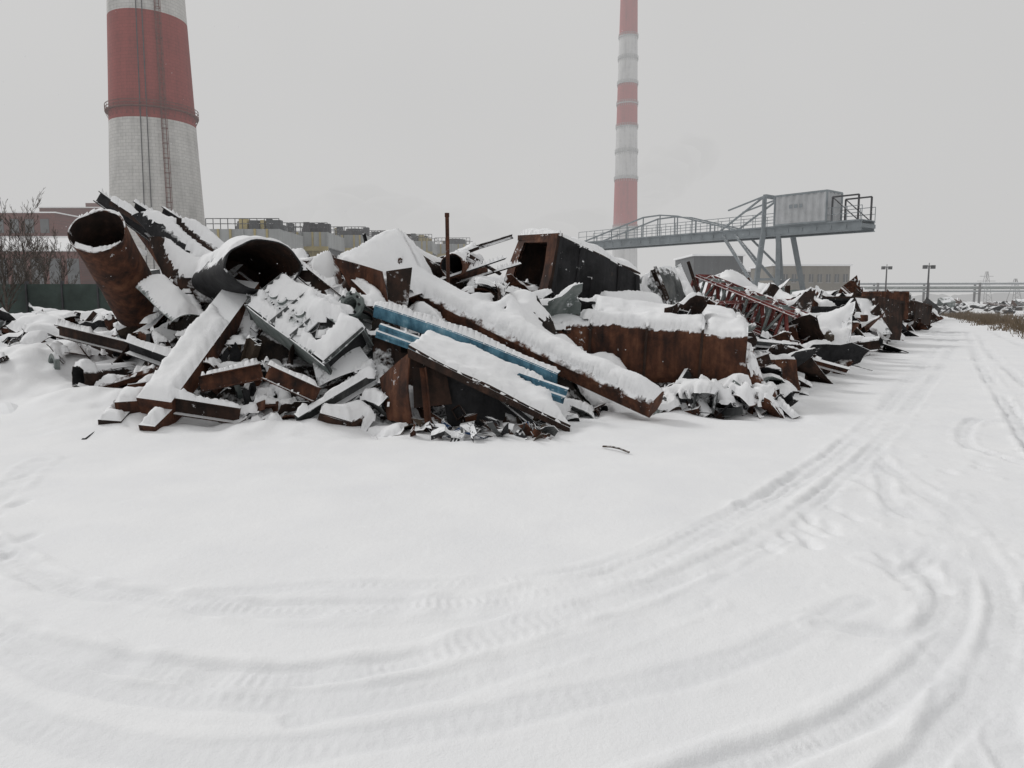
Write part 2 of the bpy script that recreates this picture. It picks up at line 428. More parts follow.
# ---------------------------------------------------------------- scrap pile
scrap=[]
nx,ny=420,300
gx=np.linspace(-16,34,nx*2);gd=np.linspace(-0.5,11,ny)
GX,GD=np.meshgrid(gx,gd,indexing='ij')
e_=0.6;slp=(front(GX+e_)-front(GX-e_))/(2*e_);GY=front(GX)+GD*np.sqrt(1+slp**2)
GZ=mound(GX,GY)
vs=np.stack([GX.ravel(),GY.ravel(),GZ.ravel()],1).tolist()
n2=ny;fs=[[i*n2+j,(i+1)*n2+j,(i+1)*n2+j+1,i*n2+j+1] for i in range(nx*2-1) for j in range(n2-1)]
mb=MB();mb.add(vs,fs,'soil')

def mz(x,y): return float(mound(np.array([x]),np.array([y]))[0])
def rdir(tilt=0.5):
    a=random.uniform(0,2*math.pi);t=random.gauss(0,tilt)
    return V((math.cos(a)*math.cos(t),math.sin(a)*math.cos(t),math.sin(t)))
MATS=['rust']*6+['rustdark']*9+['black']*6+['grey']*2+['galv']*2+['wood']*1
def junk(mb,c,sz,tilt=0.45):
    k=random.choice(MATS);ty=random.random();d=rdir(tilt)
    if ty<0.44:
        w=sz*random.uniform(.4,.9);s=d.cross(V((0,0,1))).normalized();s=(s+V((0,0,random.gauss(0,.8)))).normalized()
        a=c-d*sz/2;b2=c+d*sz/2
        plate(mb,[a-s*w/2,b2-s*w/2*random.uniform(.4,1.1),b2+s*w/2*random.uniform(.4,1.1),a+s*w/2],.012,k,8,7,dent=random.choice([0.04,.08,.14])*min(1,sz),fr=2.2,curl=random.choice([0,0.1,.2,.35])*sz,ragged=random.choice([0.03,.1,.15]))
    elif ty<0.56:
        L=sz*.55;w=L*random.uniform(.5,1);h=L*random.uniform(.35,.8);_,s,u_=axes(c,c+d,random.uniform(0,1.5))
        C=[c+d*(x*L/2)+s*(y*w/2)+u_*(z*h/2) for x in(-1,1) for y in(-1,1) for z in(-1,1)]
        for f_ in ((0,4,6,2),(1,3,7,5),(0,1,5,4),(2,6,7,3)):
            plate(mb,[C[i] for i in f_],.012,k,5,5,dent=.05*L,fr=2.5)
    elif ty<0.70:
        rr=random.uniform(.05,.16)*(1 if sz<1.0 else 1.6);pipe(mb,c-d*sz/2,c+d*sz/2,rr,rr,k,'black',n=18,wall=.012,seg=5,dent=.25,rag=.05)
    elif ty<0.77:
        ext(mb,c-d*sz/2,c+d*sz/2,prof_L(random.uniform(.05,.12),.01),k,random.uniform(0,6),seg=4,bend=random.uniform(-.2,.2)*sz)
    elif ty<0.84:
        ext(mb,c-d*sz/2,c+d*sz/2,prof_C(.06,random.uniform(.1,.2),.01),k,random.uniform(0,6),seg=3,bend=random.uniform(-.08,.08)*sz)
    elif ty<0.90:
        ext(mb,c-d*sz/2,c+d*sz/2,prof_I(.12,.18,.014),k,random.uniform(0,6))
    elif ty<0.95:
        for _ in range(3):
            e=rdir(.6);rod(mb,c-e*sz*.4,c+e*sz*.5,.011,k,n=5,seg=6,bend=random.uniform(-.3,.3))
    else:
        rr=random.uniform(.12,.25);pipe(mb,c,c+d*.07,rr,rr,k,n=18,wall=rr*.4,seg=1)
KEY=[((398,282),(600,380),11.0,20),((600,380),(654,404),9.6,20),((374,311),(566,394),9.6,16),((246,288),(158,408),10.2,24),((530,335),(750,360),11.2,36),((430,345),(540,410),9.0,30),
     ((98,225),(140,300),11.5,34),((235,262),(295,262),10.8,30),((345,262),(425,262),11.2,26),((510,250),(635,290),13.2,26),((275,310),(355,352),9.9,34),((150,225),(225,285),11.8,24),((372,330),(400,370),9.8,14)]
def clear(c,sz):
    dv=c-V((0,0,CAMH));dep_=dv.y*cs-dv.z*sn;px=512+F*dv.x/dep_;py=384-F*(dv.y*sn+dv.z*cs)/dep_
    rr=sz*.42*F/dep_
    for (a,b_,Yk,w) in KEY:
        ax,ay=a;bx,by=b_;L2=(bx-ax)**2+(by-ay)**2;t=max(0,min(1,((px-ax)*(bx-ax)+(py-ay)*(by-ay))/L2))
        dd=math.hypot(px-ax-t*(bx-ax),py-ay-t*(by-ay))
        if dd<w*.7+rr and c.y<Yk+.5: return False
    return True
for i in range(880):
    x=random.uniform(-13,5.3);dd=abs(random.gauss(0.7,1.7))+.1
    if dd>7: continue
    y=float(front(x))+dd*1.1
    sz=random.uniform(.25,.8) if dd<0.8 else random.uniform(.5,1.7)
    if x<-6.3:
        sz*=.62
        if random.random()<.35: continue
    c=V((x,y,mz(x,y)+random.uniform(-.02,.16)))
    if not clear(c,sz):
        sz*=.4
        if not clear(c,sz): continue
    junk(mb,c,sz,.35 if dd<1 else .5)
near_core=mb.obj('scrap_metal_pile',smooth=True);scrap.append(near_core)
mb=MB()
for i in range(720):
    x=random.uniform(4.6,34)
    if random.random()<0.3: x=random.uniform(4.6,14)
    dd=abs(random.gauss(0,2.2))+.2
    sl=float((front(x+.6)-front(x-.6))/1.2)
    y=float(front(x))+dd*math.sqrt(1+sl*sl)
    junk(mb,V((x,y,mz(x,y)+random.uniform(.05,.45))),random.uniform(.6,2.4),.5)
scrap.append(mb.obj('scrap_metal_pile',smooth=True))

def item(name,fn,smooth=False,catch=True):
    mb=MB();fn(mb);o=mb.obj(name,smooth=smooth)
    if catch: scrap.append(o)
    return o
def f(mb):
    a,b2=S(98,231,11.0),S(140,308,12.6);pipe(mb,a,b2,.385,.40,'rust','rustdark',n=40,wall=.02,seg=10,dent=.07,rag=.03)
item('rusty_pipe',f,True)
def f(mb):
    for p,q,Y0,Y1,w in ((( 99,197),(235,296),12.9,12.0,.20),((135,207),(246,276),12.9,12.3,.22),((163,212),(252,270),13.1,12.5,.2),((150,228),(225,300),12.4,11.6,.22)):
        ext(mb,S(*p,Y0),S(*q,Y1),prof_C(w*.35,w,.016),'black' if w>.17 else 'rustdark',random.uniform(-.2,.2),seg=2)
    rod(mb,S(112,203,12.6),S(238,284,12.1),.06,'rustdark',10);rod(mb,S(170,220,12.7),S(262,292,12.0),.05,'rust',10)
    plate(mb,[S(132,214,12.2),S(160,212,12.35),S(238,272,12.05),S(212,304,11.7)],.02,'black',12,10,.05,curl=.08)
    plate(mb,[S(166,216,12.3),S(196,222,12.4),S(246,260,12.2),S(222,290,11.9)],.02,'rustdark',12,10,.05,curl=.08)
    plate(mb,[S(146,232,11.9),S(176,238,12.0),S(216,300,11.6),S(176,308,11.5)],.02,'rustdark',12,10,.06,curl=.1)
    plate(mb,[S(124,208,13.2),S(150,205,13.4),S(196,250,13),S(160,264,12.8)],.02,'rust',12,10,.06,curl=.2)
item('steel_channel_bundle',f,True)
def f(mb):
    a,b2=S(264,265,10.7),S(228,282,12.0);pipe(mb,a,b2,.37,.37,'black','rustdark',n=44,wall=.02,seg=10,dent=.10,sx=1.5,rag=.05,cap=True)
item('steel_drum',f,True)
item('box_beam',lambda mb:ext(mb,S(246,288,11.3),S(156,408,8.95),prof_box(.44,.26),'rust',-.15,seg=6))
def f(mb):
    ext(mb,S(118,406,9.1),S(180,402,9.3),prof_box(.3,.2),'rust',.2)
    ext(mb,S(110,428,8.75),S(134,402,9.5),prof_box(.26,.2),'rustdark',.1)
    ext(mb,S(148,433,8.6),S(184,398,9.4),prof_box(.2,.2),'rust',.1)
    ext(mb,S(176,404,9.0),S(240,414,9.2),prof_C(.1,.22,.015),'rustdark',.2)
item('steel_beam_ends',f)
# grey-green painted machine housing lying on its side
def f(mb):
    A=S(272,300,10.55);B=S(350,356,9.75);d,s,u_=axes(A,B,.75)
    w,h=.34,.20
    C=[A.lerp(B,x)+s*(y*w)+u_*(z*h) for x in(0,1) for y in(-1,1) for z in(-1,1)]
    plate(mb,[C[1],C[5],C[7],C[3]],.015,'galv',14,8,.03,hole=lambda x,y:(.62<x<.82 and .3<y<.7))
    plate(mb,[C[0],C[2],C[6],C[4]],.015,'grey',10,6,.03)
    plate(mb,[C[2],C[3],C[7],C[6]],.015,'galv',5,12,.03);plate(mb,[C[0],C[4],C[5],C[1]],.015,'galv',12,5,.03)
    plate(mb,[C[0],C[1],C[3],C[2]],.015,'grey',5,5,.02)
    plate(mb,[c_-d*.12 for c_ in (C[4],C[6],C[7],C[5])],.015,'black',5,5,.02)
    for x in (0.0,.33,.58,1.0):
        for (p,q) in ((C[1],C[3]),(C[2],C[3]),(C[0],C[1])):
            ext(mb,p+(B-A)*x+(u_*.012),q+(B-A)*x+(u_*.012),prof_L(.05,.008),'grey')
    for x in (.12,.22,.45):
        c=A.lerp(B,x)+u_*(h+.02);pipe(mb,c,c+u_*.05,.07,.07,'galv','black',n=18,wall=.02,cap=False)
        for j in range(6):
            q=c+(d*math.cos(j)+s*math.sin(j))*.13;rod(mb,q-u_*.01,q+u_*.03,.012,'black',6)
item('grey_machine_housing',f)
def f(mb):
    plate(mb,[S(305,330,10.0),S(352,332,10.1),S(376,366,9.7),S(318,384,9.5)],.02,'grey',10,8,.08,curl=.1)
    c=S(352,306,10.3);d=V((-.3,-.8,.3)).normalized()
    pipe(mb,c,c+d*.06,.2,.2,'galv',n=28,wall=.09,seg=1)
    for j in range(8):
        a,s_,u_=axes(c,c+d);q=c+d*.06+s_*.155*math.cos(j*math.pi/4)+u_*.155*math.sin(j*math.pi/4);rod(mb,q,q+d*.03,.018,'black',6)
    pipe(mb,c,c-d*.8,.11,.11,'galv',n=20,wall=.01)
item('pipe_flange',f,True)
def f(mb):
    for p,q,Y0,Y1,k in (((130,345),(205,372),10.4,10.0,'black'),((60,330),(150,352),12,11.2,'rustdark'),((268,372),(318,395),9.3,9.1,'rust'),((300,270),(352,312),11.2,10.7,'rustdark'),((296,420),(374,374),8.95,9.6,'grey'),((200,385),(262,372),9.3,9.6,'rust')):
        ext(mb,S(*p,Y0),S(*q,Y1),prof_C(.1,.2,.015),k,random.uniform(-.4,.4),seg=2)
    plate(mb,[S(135,284,11.3),S(165,276,11.6),S(205,312,11.1),S(172,320,10.8)],.015,'galv',8,8,.08,curl=.1)
    plate(mb,[S(304,258,11.6),S(338,248,12.0),S(352,300,11.4),S(318,306,11.0)],.02,'rust',10,8,.08,curl=.2)
    plate(mb,[S(232,300,10.9),S(262,296,11.1),S(264,340,10.5),S(240,350,10.2)],.02,'rustdark',8,8,.08,curl=.1)
    plate(mb,[S(372,322,10.2),S(400,318,10.4),S(404,372,9.9),S(376,378,9.7)],.02,'rustdark',8,8,.08,curl=.1)
    pipe(mb,S(362,322,10.2),S(370,334,11.1),.17,.17,'rustdark','black',n=24,dent=.1,cap=True)
    pipe(mb,S(205,372,9.6),S(222,360,10.6),.13,.13,'rustdark','black',n=24,dent=.1,cap=True)
item('steel_profiles',f,True)
def f(mb):
    A=S(396,278,11.6);B=S(656,404,9.45)
    ext(mb,A,B,[(-.23,-.12),(-.12,-.19),(.14,-.19),(.23,-.1),(.23,.1),(.14,.16),(-.14,.16),(-.23,.1)],'rust',.45,seg=10,bend=-.04,s1=.85)
item('fallen_steel_column',f,True)
def f(mb):
    a,b2,c,d=S(334,258,11.1),S(398,233,11.9),S(432,290,11.2),S(378,312,10.4)
    plate(mb,[a,b2,c,d],.03,'rust',12,12,.06)
    plate(mb,[S(337,258,10.95),S(386,272,10.75),S(396,330,10.5),S(368,318,10.8)],.02,'rust',10,10,.05,curl=-.12)
    plate(mb,[S(386,272,10.75),S(412,268,10.9),S(404,345,10.3),S(392,340,10.35)],.02,'rustdark',8,8,.04)
    plate(mb,[b2,S(408,236,12.4),S(440,290,12),c],.02,'rustdark',8,8,.05)
item('rusty_hopper_plate',f,True)
def corr(w,n,h,t):
    top=[];bot=[]
    for i in range(n*4+1):
        x=-w/2+w*i/(n*4);ph=i%4;y=h if ph in(1,2) else 0
        top.append((x,y));bot.append((x,y-t))
    return bot+top[::-1]
def f(mb):
    ext(mb,S(374,311,10.2),S(556,380,9.3),prof_C(-.10,.19,.012),'blue',.25,seg=10,bend=.04)
    ext(mb,S(378,330,9.95),S(566,396,9.05),corr(.21,2,.025,.008),'blue',1.2,seg=8,bend=-.03)
item('blue_steel_girder',f)
def f(mb):
    a,b2,c,d=S(430,336,10.1),S(520,360,9.9),S(570,428,8.6),S(408,348,8.9)
    plate(mb,[a,b2,c,d],.03,'rustdark',12,10,.02)
    dz=V((0,0,-.05));n_=V((0,0,-.11))
    plate(mb,[d,c,c+n_*.6,d+n_],.015,'rustdark',10,2,.0)
    plate(mb,[d+dz,S(380,378,9.4),S(388,420,9.1),S(412,424,8.9)],.02,'rust',6,8,.06)
    plate(mb,[S(395,352,9.9),S(520,370,9.9),S(550,436,9.4),S(400,436,9.6)],.02,'rustdark',10,8,.06)
    plate(mb,[S(412,366,9.0),S(446,372,9.05),S(452,404,9.05),S(414,408,8.95)],.02,'rustdark',6,6,.05)
    plate(mb,[S(440,372,9.2),S(520,400,9.1),S(528,436,9.1),S(450,430,9.2)],.02,'black',6,6,.06)
    ext(mb,S(425,368,9.0),S(432,440,8.75),prof_L(.07,.01),'rust')
    ext(mb,S(470,376,8.95),S(545,436,8.65),prof_L(.06,.01),'black')
item('tilted_steel_plate',f)
def f(mb):
    for i in range(60):
        c=G(random.uniform(412,552),random.uniform(430,442))+V((0,0,random.uniform(.02,.12)))
        k=random.choice(['deepblue','black','black','black','grey','rustdark','rustdark','wood','rust'])
        d=rdir(.5);s_=rdir(.5)*random.uniform(.03,.10);l=random.uniform(.04,.2)
        plate(mb,[c-d*l-s_,c+d*l-s_,c+d*l+s_,c-d*l+s_],.006,k,4,4,.04,fr=6,curl=.03)
item('plastic_rubbish',f,catch=False)
def f(mb):
    a,b2,c,d=S(560,236,13.2),S(640,276,14.2),S(640,313,14.2),S(548,306,13.2)
    plate(mb,[a,b2,c,d],.04,'black',12,8,.05)
    for t in (0.03,.27,.5,.74,.97):
        p,q=a.lerp(b2,t),d.lerp(c,t);o=V((-.02,-.06,0));ext(mb,p+o,q+o,prof_box(.05,.05),'black')
    e,g=S(520,238,14.8),S(503,288,14.8)
    plate(mb,[e,a,d,g],.04,'rust',10,10,.03,hole=lambda x,y:(.2<x<.85 and .15<y<.8))
    h=S(606,262,16.0);plate(mb,[e,h,b2,a],.03,'rustdark',8,8,.03)
    plate(mb,[e,h,S(610,300,16),g],.03,'rustdark',8,6,.02)
    ext(mb,e,a,prof_box(.1,.1),'rust');ext(mb,a,d,prof_box(.08,.08),'rustdark')
item('steel_hopper',f)
def f(mb):
    A=S(500,342,12.3);B=S(745,360,11.2)
    prof=[];n=28
    for j in range(n):
        t=2*math.pi*j/n;x=math.cos(t);y=math.sin(t)
        prof.append((math.copysign(abs(x)**.45,x)*.38,math.copysign(abs(y)**.45,y)*.50))
    d,s,u_=axes(A,B,.12);vs=[];seg=40
    for i in range(seg+1):
        t=i/seg;c=A.lerp(B,t)
        for (x,y) in prof:
            q=1+.13*noise.noise(V((x*2.5,y*2.5,t*8)))
            if t>.9: q*=1+(t-.9)*1.5*(1 if y<0 else .3)
            vs.append(c+s*x*q+u_*y*q)
    fs=[[i*n+j,i*n+(j+1)%n,(i+1)*n+(j+1)%n,(i+1)*n+j] for i in range(seg) for j in range(n)]
    fs.append(list(range(n))[::-1]);mb.add(vs,fs,'rust')
    for t in (.17,.40,.62,.83):
        c=A.lerp(B,t)
        P=[(x*1.08,y*1.08) for x,y in prof];ext(mb,c,c+d*.04,P,'rustdark',.12)
    plate(mb,[S(712,326,11.2),S(752,342,11.0),S(768,394,10.6),S(722,392,10.9)],.02,'rust',10,10,.12,curl=.12)
    plate(mb,[S(590,304,12.6),S(735,312,12.4),S(742,330,11.5),S(598,322,11.9)],.02,'rustdark',10,4,.06)
item('rusty_tank',f,True)
item('steel_post',lambda mb:(rod(mb,S(447,214,11.6),S(449,330,11.6),.03,'rust',8),pipe(mb,S(447,213,11.6),S(447,217,11.6),.036,.036,'rust',wall=.015)))
def f(mb):
    for p,q,Y in (((412,272),(478,246),12.4),((430,262),(512,236),12.8),((440,278),(505,256),12.2),((455,282),(520,262),12.6),((466,256),(500,276),12.5),((410,255),(470,282),12.6),((362,234),(380,300),12.2),((397,236),(410,280),12.2),((420,258),(450,290),12.3)):
        ext(mb,S(*p,Y),S(*q,Y+.4),prof_L(.06,.01),random.choice(['rustdark','black']),random.random()*3)
    pipe(mb,S(398,246,12.3),S(470,292,12.8),.12,.12,'rustdark',n=18)
    pipe(mb,S(452,266,12.2),S(478,272,13.6),.2,.2,'rust','black',n=24,dent=.15,cap=True)
    plate(mb,[S(478,284,12),S(530,292,12.6),S(535,322,12.2),S(488,318,11.6)],.02,'rustdark',8,8,.05)
    ext(mb,S(476,290,11.8),S(600,318,12.9),prof_C(.08,.2,.012),'rustdark',.3)
    ext(mb,S(640,312,12.6),S(716,322,12.2),prof_C(.08,.2,.012),'rustdark',.3)
    plate(mb,[S(598,296,13.2),S(660,300,13.6),S(672,318,13),S(610,318,12.6)],.02,'rustdark',6,6,.05)
item('steel_angles',f)
item('red_lattice_mast',lambda mb:lattice(mb,S(700,290,17.5),S(800,332,15.5),.62,'redpaint',9,.03,'galv'))
item('red_lattice_mast',lambda mb:lattice(mb,S(700,318,15.5),S(786,312,19),.55,'redpaint',8,.03,'redpaint'))
def f(mb):
    pipe(mb,S(742,396,10.4),S(715,392,11.4),.2,.2,'rustdark','black',n=24,dent=.1,rag=.05,cap=True)
    pipe(mb,S(772,408,10.3),S(748,398,10.9),.14,.14,'black','black',n=20,cap=True)
    ext(mb,S(756,384,10.9),S(796,422,10.0),prof_I(.12,.16,.014),'rustdark',.3)
    ext(mb,S(690,372,11.0),S(668,408,10.2),prof_C(.06,.14,.012),'black',.3)
    for i in range(60):
        c=S(random.uniform(665,795),0,random.uniform(10.1,10.8));c.z=random.uniform(.0,.30)*(1-abs((c.x-3)/1.6)*.4)
        junk(mb,c,random.uniform(.15,.6),.5)
item('scrap_metal_heap',f,True)
def f(mb):
    plate(mb,[S(640,275,15.5),S(676,264,16.2),S(690,300,15.8),S(655,312,15)],.02,'grey',8,8,.08,curl=.15)
    plate(mb,[S(672,268,16.5),S(680,264,16.8),S(700,308,16),S(692,312,15.7)],.02,'galv',4,8,.03)
    plate(mb,[S(720,284,18.5),S(782,290,18.5),S(800,318,17.6),S(742,312,17.6)],.02,'grey',10,8,.05,curl=.3)
    plate(mb,[S(700,276,20),S(750,272,20.6),S(770,290,20),S(705,292,19)],.02,'bdark',10,8,.06,curl=.25)
    for p,q,Y in (((655,268),(668,300),15.5),((690,262),(702,300),17),((744,342),(848,370),14.3),((760,336),(820,360),15.0),((700,336),(790,345),14),((765,352),(800,388),13.4),((725,340),(810,388),13.1)):
        ext(mb,S(*p,Y),S(*q,Y-.3),prof_C(.07,.16,.012),random.choice(['rust','rustdark','grey']),random.random())
item('sheet_metal_scrap',f,True)
def f(mb):
    def bx(p,w,dp,h,rot,k,tilt=0.0):
        R=Matrix.Rotation(rot,3,'Z')@Matrix.Rotation(tilt,3,'Y')
        C=[R@V((x*w/2,y*dp/2,z*h)) +p for z in(0,1) for y in(-1,1) for x in(-1,1)]
        plate(mb,[C[4],C[5],C[1],C[0]],.03,k,8,6,.04);plate(mb,[C[6],C[4],C[0],C[2]],.03,k,6,6,.04)
        plate(mb,[C[5],C[7],C[3],C[1]],.03,k,6,6,.04);plate(mb,[C[7],C[6],C[2],C[3]],.03,k,6,6,.04)
        for a_,b_ in ((4,5),(5,7),(7,6),(6,4),(0,4),(1,5),(3,7),(2,6)): ext(mb,C[a_],C[b_],prof_box(.08,.08),k)
    p=S(858,330,27);p.z=.25;bx(p,1.5,2.2,1.35,.5,'rustdark',.12)
    p=S(884,312,31);p.z=.8;bx(p,1.2,1.2,1.1,.2,'rust')
    p=S(822,326,24);p.z=.5;bx(p,1.3,1.6,1.0,1.0,'black',-.2)
    plate(mb,[S(855,298,26),S(870,300,26),S(892,334,25.2),S(872,336,25)],.02,'grey',6,6,.03)
    p=S(905,318,38);p.z=.4;bx(p,2,1.6,1.0,.7,'rustdark',.1)
item('rusty_steel_bin',f)
item('bent_sheet',lambda mb:plate(mb,[S(-12,412,9.7)+V((0,0,.06)),S(22,408,9.9)+V((0,0,.08)),S(36,430,9.2)+V((0,0,.03)),S(0,434,9.1)+V((0,0,.03))],.02,'galv',6,6,.08,curl=.12))
def f(mb):
    for i in range(22):
        c=S(random.uniform(-60,150),0,random.uniform(11.2,12.8));c.z=float(gbase(np.array([c.x]),np.array([c.y]))[0])+random.uniform(-.04,.08)
        junk(mb,c,random.uniform(.2,.6),.3)
item('buried_scrap',f,True)
item('steel_bar',lambda mb:rod(mb,G(603,450)+V((0,0,.04)),G(629,456)+V((0,0,.04)),.012,'wood',6,seg=3,bend=.02))
item('dry_twig',lambda mb:(rod(mb,S(372,437,8.6),S(386,452,8.3),.007,'rust',5),rod(mb,S(376,436,8.6),S(382,448,8.4),.006,'wood',5),rod(mb,G(84,443)+V((0,0,.03)),G(104,432)+V((0,0,.08)),.03,'black',6)))

# ---------------------------------------------------------------- snow blanket settled on everything that faces up
dg=bpy.context.evaluated_depsgraph_get();dg.update()
AV=[];AF=[]
for o in scrap:
    off=len(AV);me=o.data
    AV.extend([v.co[:] for v in me.vertices])
    AF.extend([[i+off for i in p.vertices] for p in me.polygons])
bvh=BVHTree.FromPolygons(AV,AF,epsilon=0.0)
def shiftf(A,fn,rr):
    B=A.copy()
    for ax in (0,1):
        C=B.copy()
        for k in range(1,rr+1):
            for s_ in(-k,k):
                D=np.roll(B,s_,axis=ax);C=fn(C,D)
        B=C
    return B
def blanket(x0,x1,y0,y1,h,Tk,mask,rr=2):
    xs=np.arange(x0,x1,h);ys=np.arange(y0,y1,h);n,m=len(xs),len(ys)
    GX,GY=np.meshgrid(xs,ys,indexing='ij');ok=mask(GX,GY)
    H=np.full((n,m),np.nan);dn=V((0,0,-1));rc=bvh.ray_cast
    gz=gbase(GX,GY)
    for i in range(n):
        x=xs[i]
        for j in range(m):
            if ok[i,j]:
                p=rc(V((x,ys[j],6)),dn)[0]
                if p is not None: H[i,j]=p.z
    H=np.where(H<gz-0.05,np.nan,H)
    hole=np.isnan(H)
    Hf=np.where(hole,-5,H)
    cl=shiftf(shiftf(Hf,np.maximum,rr),np.minimum,rr)
    H=np.where((~hole)&(cl-Hf>0)&(cl-Hf<0.32),cl-0.01,H)
    c=np.stack([H[:-1,:-1],H[1:,:-1],H[1:,1:],H[:-1,1:]],0)
    valid=~np.isnan(c).any(0)
    rngz=np.where(valid,c.max(0)-c.min(0),9);valid&=rngz<2.2*h
    lev=np.zeros((n,m))
    cur=valid
    for L in range(4):
        cnt=np.zeros((n,m),int)
        cnt[:-1,:-1]+=cur;cnt[1:,:-1]+=cur;cnt[1:,1:]+=cur;cnt[:-1,1:]+=cur
        full=cnt==4;lev+=full
        cur=full[:-1,:-1]&full[1:,:-1]&full[1:,1:]&full[:-1,1:]
    th=np.array([0.0,.62,.86,.95,1.0])[lev.astype(int)]*Tk*np.clip(1+1.1*fbm(GX*2.0,GY*2.0,3,91),.3,2)
    Hs=np.nan_to_num(H,nan=0.0)
    for it in range(5):
        W=(lev>=1);A=Hs.copy()
        A[1:-1,1:-1]=(Hs[1:-1,1:-1]*2+Hs[2:,1:-1]+Hs[:-2,1:-1]+Hs[1:-1,2:]+Hs[1:-1,:-2])/6
        Hs=np.where(W,A,Hs)
    Hs=np.where(hole,Hs,np.maximum(Hs,np.nan_to_num(H)-.03))
    Z=Hs+th-0.004*(lev==0)
    idx=np.full((n,m),-1);used=np.zeros((n,m),bool)
    used[:-1,:-1]|=valid;used[1:,:-1]|=valid;used[1:,1:]|=valid;used[:-1,1:]|=valid
    idx[used]=np.arange(used.sum())
    jx=(vn(GX*31,GY*31,5))*h*.7;jy=(vn(GX*29,GY*33,6))*h*.7
    v=np.stack([(GX+jx)[used],(GY+jy)[used],Z[used]],1)
    f=np.stack([idx[:-1,:-1],idx[1:,:-1],idx[1:,1:],idx[:-1,1:]],-1)[valid]
    return v,f
vs=[];fs=[];o=0
for args in ((-9.5,5.6,8.3,15.0,.026,.10,lambda x,y:fdist(x,y)>-.5,3),
             (-12,6,15.0,20,.06,.12,lambda x,y:fdist(x,y)<9,2),
             (5.6,13,13,26,.05,.12,lambda x,y:(fdist(x,y)>-.3)&(fdist(x,y)<7),2),
             (13,30,24,58,.11,.14,lambda x,y:(fdist(x,y)>-.3)&(fdist(x,y)<6),1)):
    v,f_=blanket(*args);vs.append(v);fs.append(f_+o);o+=len(v)
vs=np.concatenate(vs);fs=np.concatenate(fs).astype(np.int32)
me=bpy.data.meshes.new('snow_cover');me.vertices.add(len(vs));me.vertices.foreach_set('co',vs.astype(np.float32).ravel())
me.loops.add(fs.size);me.loops.foreach_set('vertex_index',fs.ravel());me.polygons.add(len(fs))
me.polygons.foreach_set('loop_start',np.arange(0,fs.size,4,dtype=np.int32));me.polygons.foreach_set('use_smooth',np.ones(len(fs),bool))
me.update(calc_edges=True);me.materials.append(M['snowcap'])
scene.collection.objects.link(bpy.data.objects.new('snow_cover',me))

# ---------------------------------------------------------------- chimneys
def chimney(name,cx,cy,prof,bands,kw,kr,n=64):
    e=empty(name);zs=sorted(set([p[0] for p in prof]+[b_ for b_ in bands]))
    zz=[];
    for a_,b_ in zip(zs[:-1],zs[1:]):
        k=max(1,int((b_-a_)/4));zz+= [a_+(b_-a_)*i/k for i in range(k)]
    zz.append(zs[-1])
    R=lambda z:float(np.interp(z,[p[0] for p in prof],[p[1] for p in prof]))
    vs=[];fs=[];mi=[];uv=[]
    for z in zz:
        for j in range(n+1):
            a_=2*math.pi*j/n;vs.append((cx+R(z)*math.cos(a_),cy+R(z)*math.sin(a_),z))
    for i in range(len(zz)-1):
        zm=(zz[i]+zz[i+1])/2;red=sum(1 for b_ in bands if zm>b_)%2
        for j in range(n):
            a_=i*(n+1)+j;fs.append([a_,a_+1,a_+n+2,a_+n+1]);mi.append(red)
            for (jj_,z) in ((j,zz[i]),(j+1,zz[i]),(j+1,zz[i+1]),(j,zz[i+1])): uv.append((jj_/n*2*math.pi*6.0,z))
    me=bpy.data.meshes.new('shaft');me.from_pydata(vs,[],fs);me.materials.append(M[kw]);me.materials.append(M[kr])
    me.polygons.foreach_set('material_index',mi);me.polygons.foreach_set('use_smooth',[True]*len(fs))
    l=me.uv_layers.new(name='UVMap');l.data.foreach_set('uv',[c for p in uv for c in p]);me.update()
    o=bpy.data.objects.new('shaft',me);scene.collection.objects.link(o);o.parent=e
    return e,R
def gallery(mb,cx,cy,z,Rr,w,k,h=1.2,n=40,t=.15,rr=.04):
    def ring(r0,r1,z0,z1):
        vs=[];fs=[]
        for (q,zq) in ((r0,z0),(r1,z0),(r1,z1),(r0,z1)):
            for j in range(n):
                a_=2*math.pi*j/n;vs.append((cx+q*math.cos(a_),cy+q*math.sin(a_),zq))
        for s_ in range(4):
            for j in range(n):
                a_=s_*n+j;b_=s_*n+(j+1)%n;c_=((s_+1)%4)*n
                fs.append([a_,b_,c_+(j+1)%n,c_+j])
        mb.add(vs,fs,k)
    ring(Rr-.05,Rr+w,z,z+t)
    for q in (.55,1.0): ring(Rr+w-.06,Rr+w,z+h*q-.05,z+h*q+.03)
    for j in range(n):
        a_=2*math.pi*j/n;p=V((cx+(Rr+w-.03)*math.cos(a_),cy+(Rr+w-.03)*math.sin(a_),z));rod(mb,p,p+V((0,0,h)),rr,k,4)
        q=V((cx+Rr*math.cos(a_),cy+Rr*math.sin(a_),z-1));rod(mb,p,q,rr,k,4)
CX,CY=-51.6,110
zb=[S(153,126,110).z,S(150,22,110).z];zb+= [zb[1]+14.0,zb[1]+28,zb[1]+42]
e,R=chimney('brick_chimney',CX,CY,[(0,6.95),(12,6.35),(25,5.75),(44,5.0),(110,3.4)],zb,'cw','cr')
mb=MB();gallery(mb,CX,CY,S(153,114,110).z-.3,R(28),.5,'ring',h=.9,rr=.03)
mb.obj('gallery',e)
mb=MB()
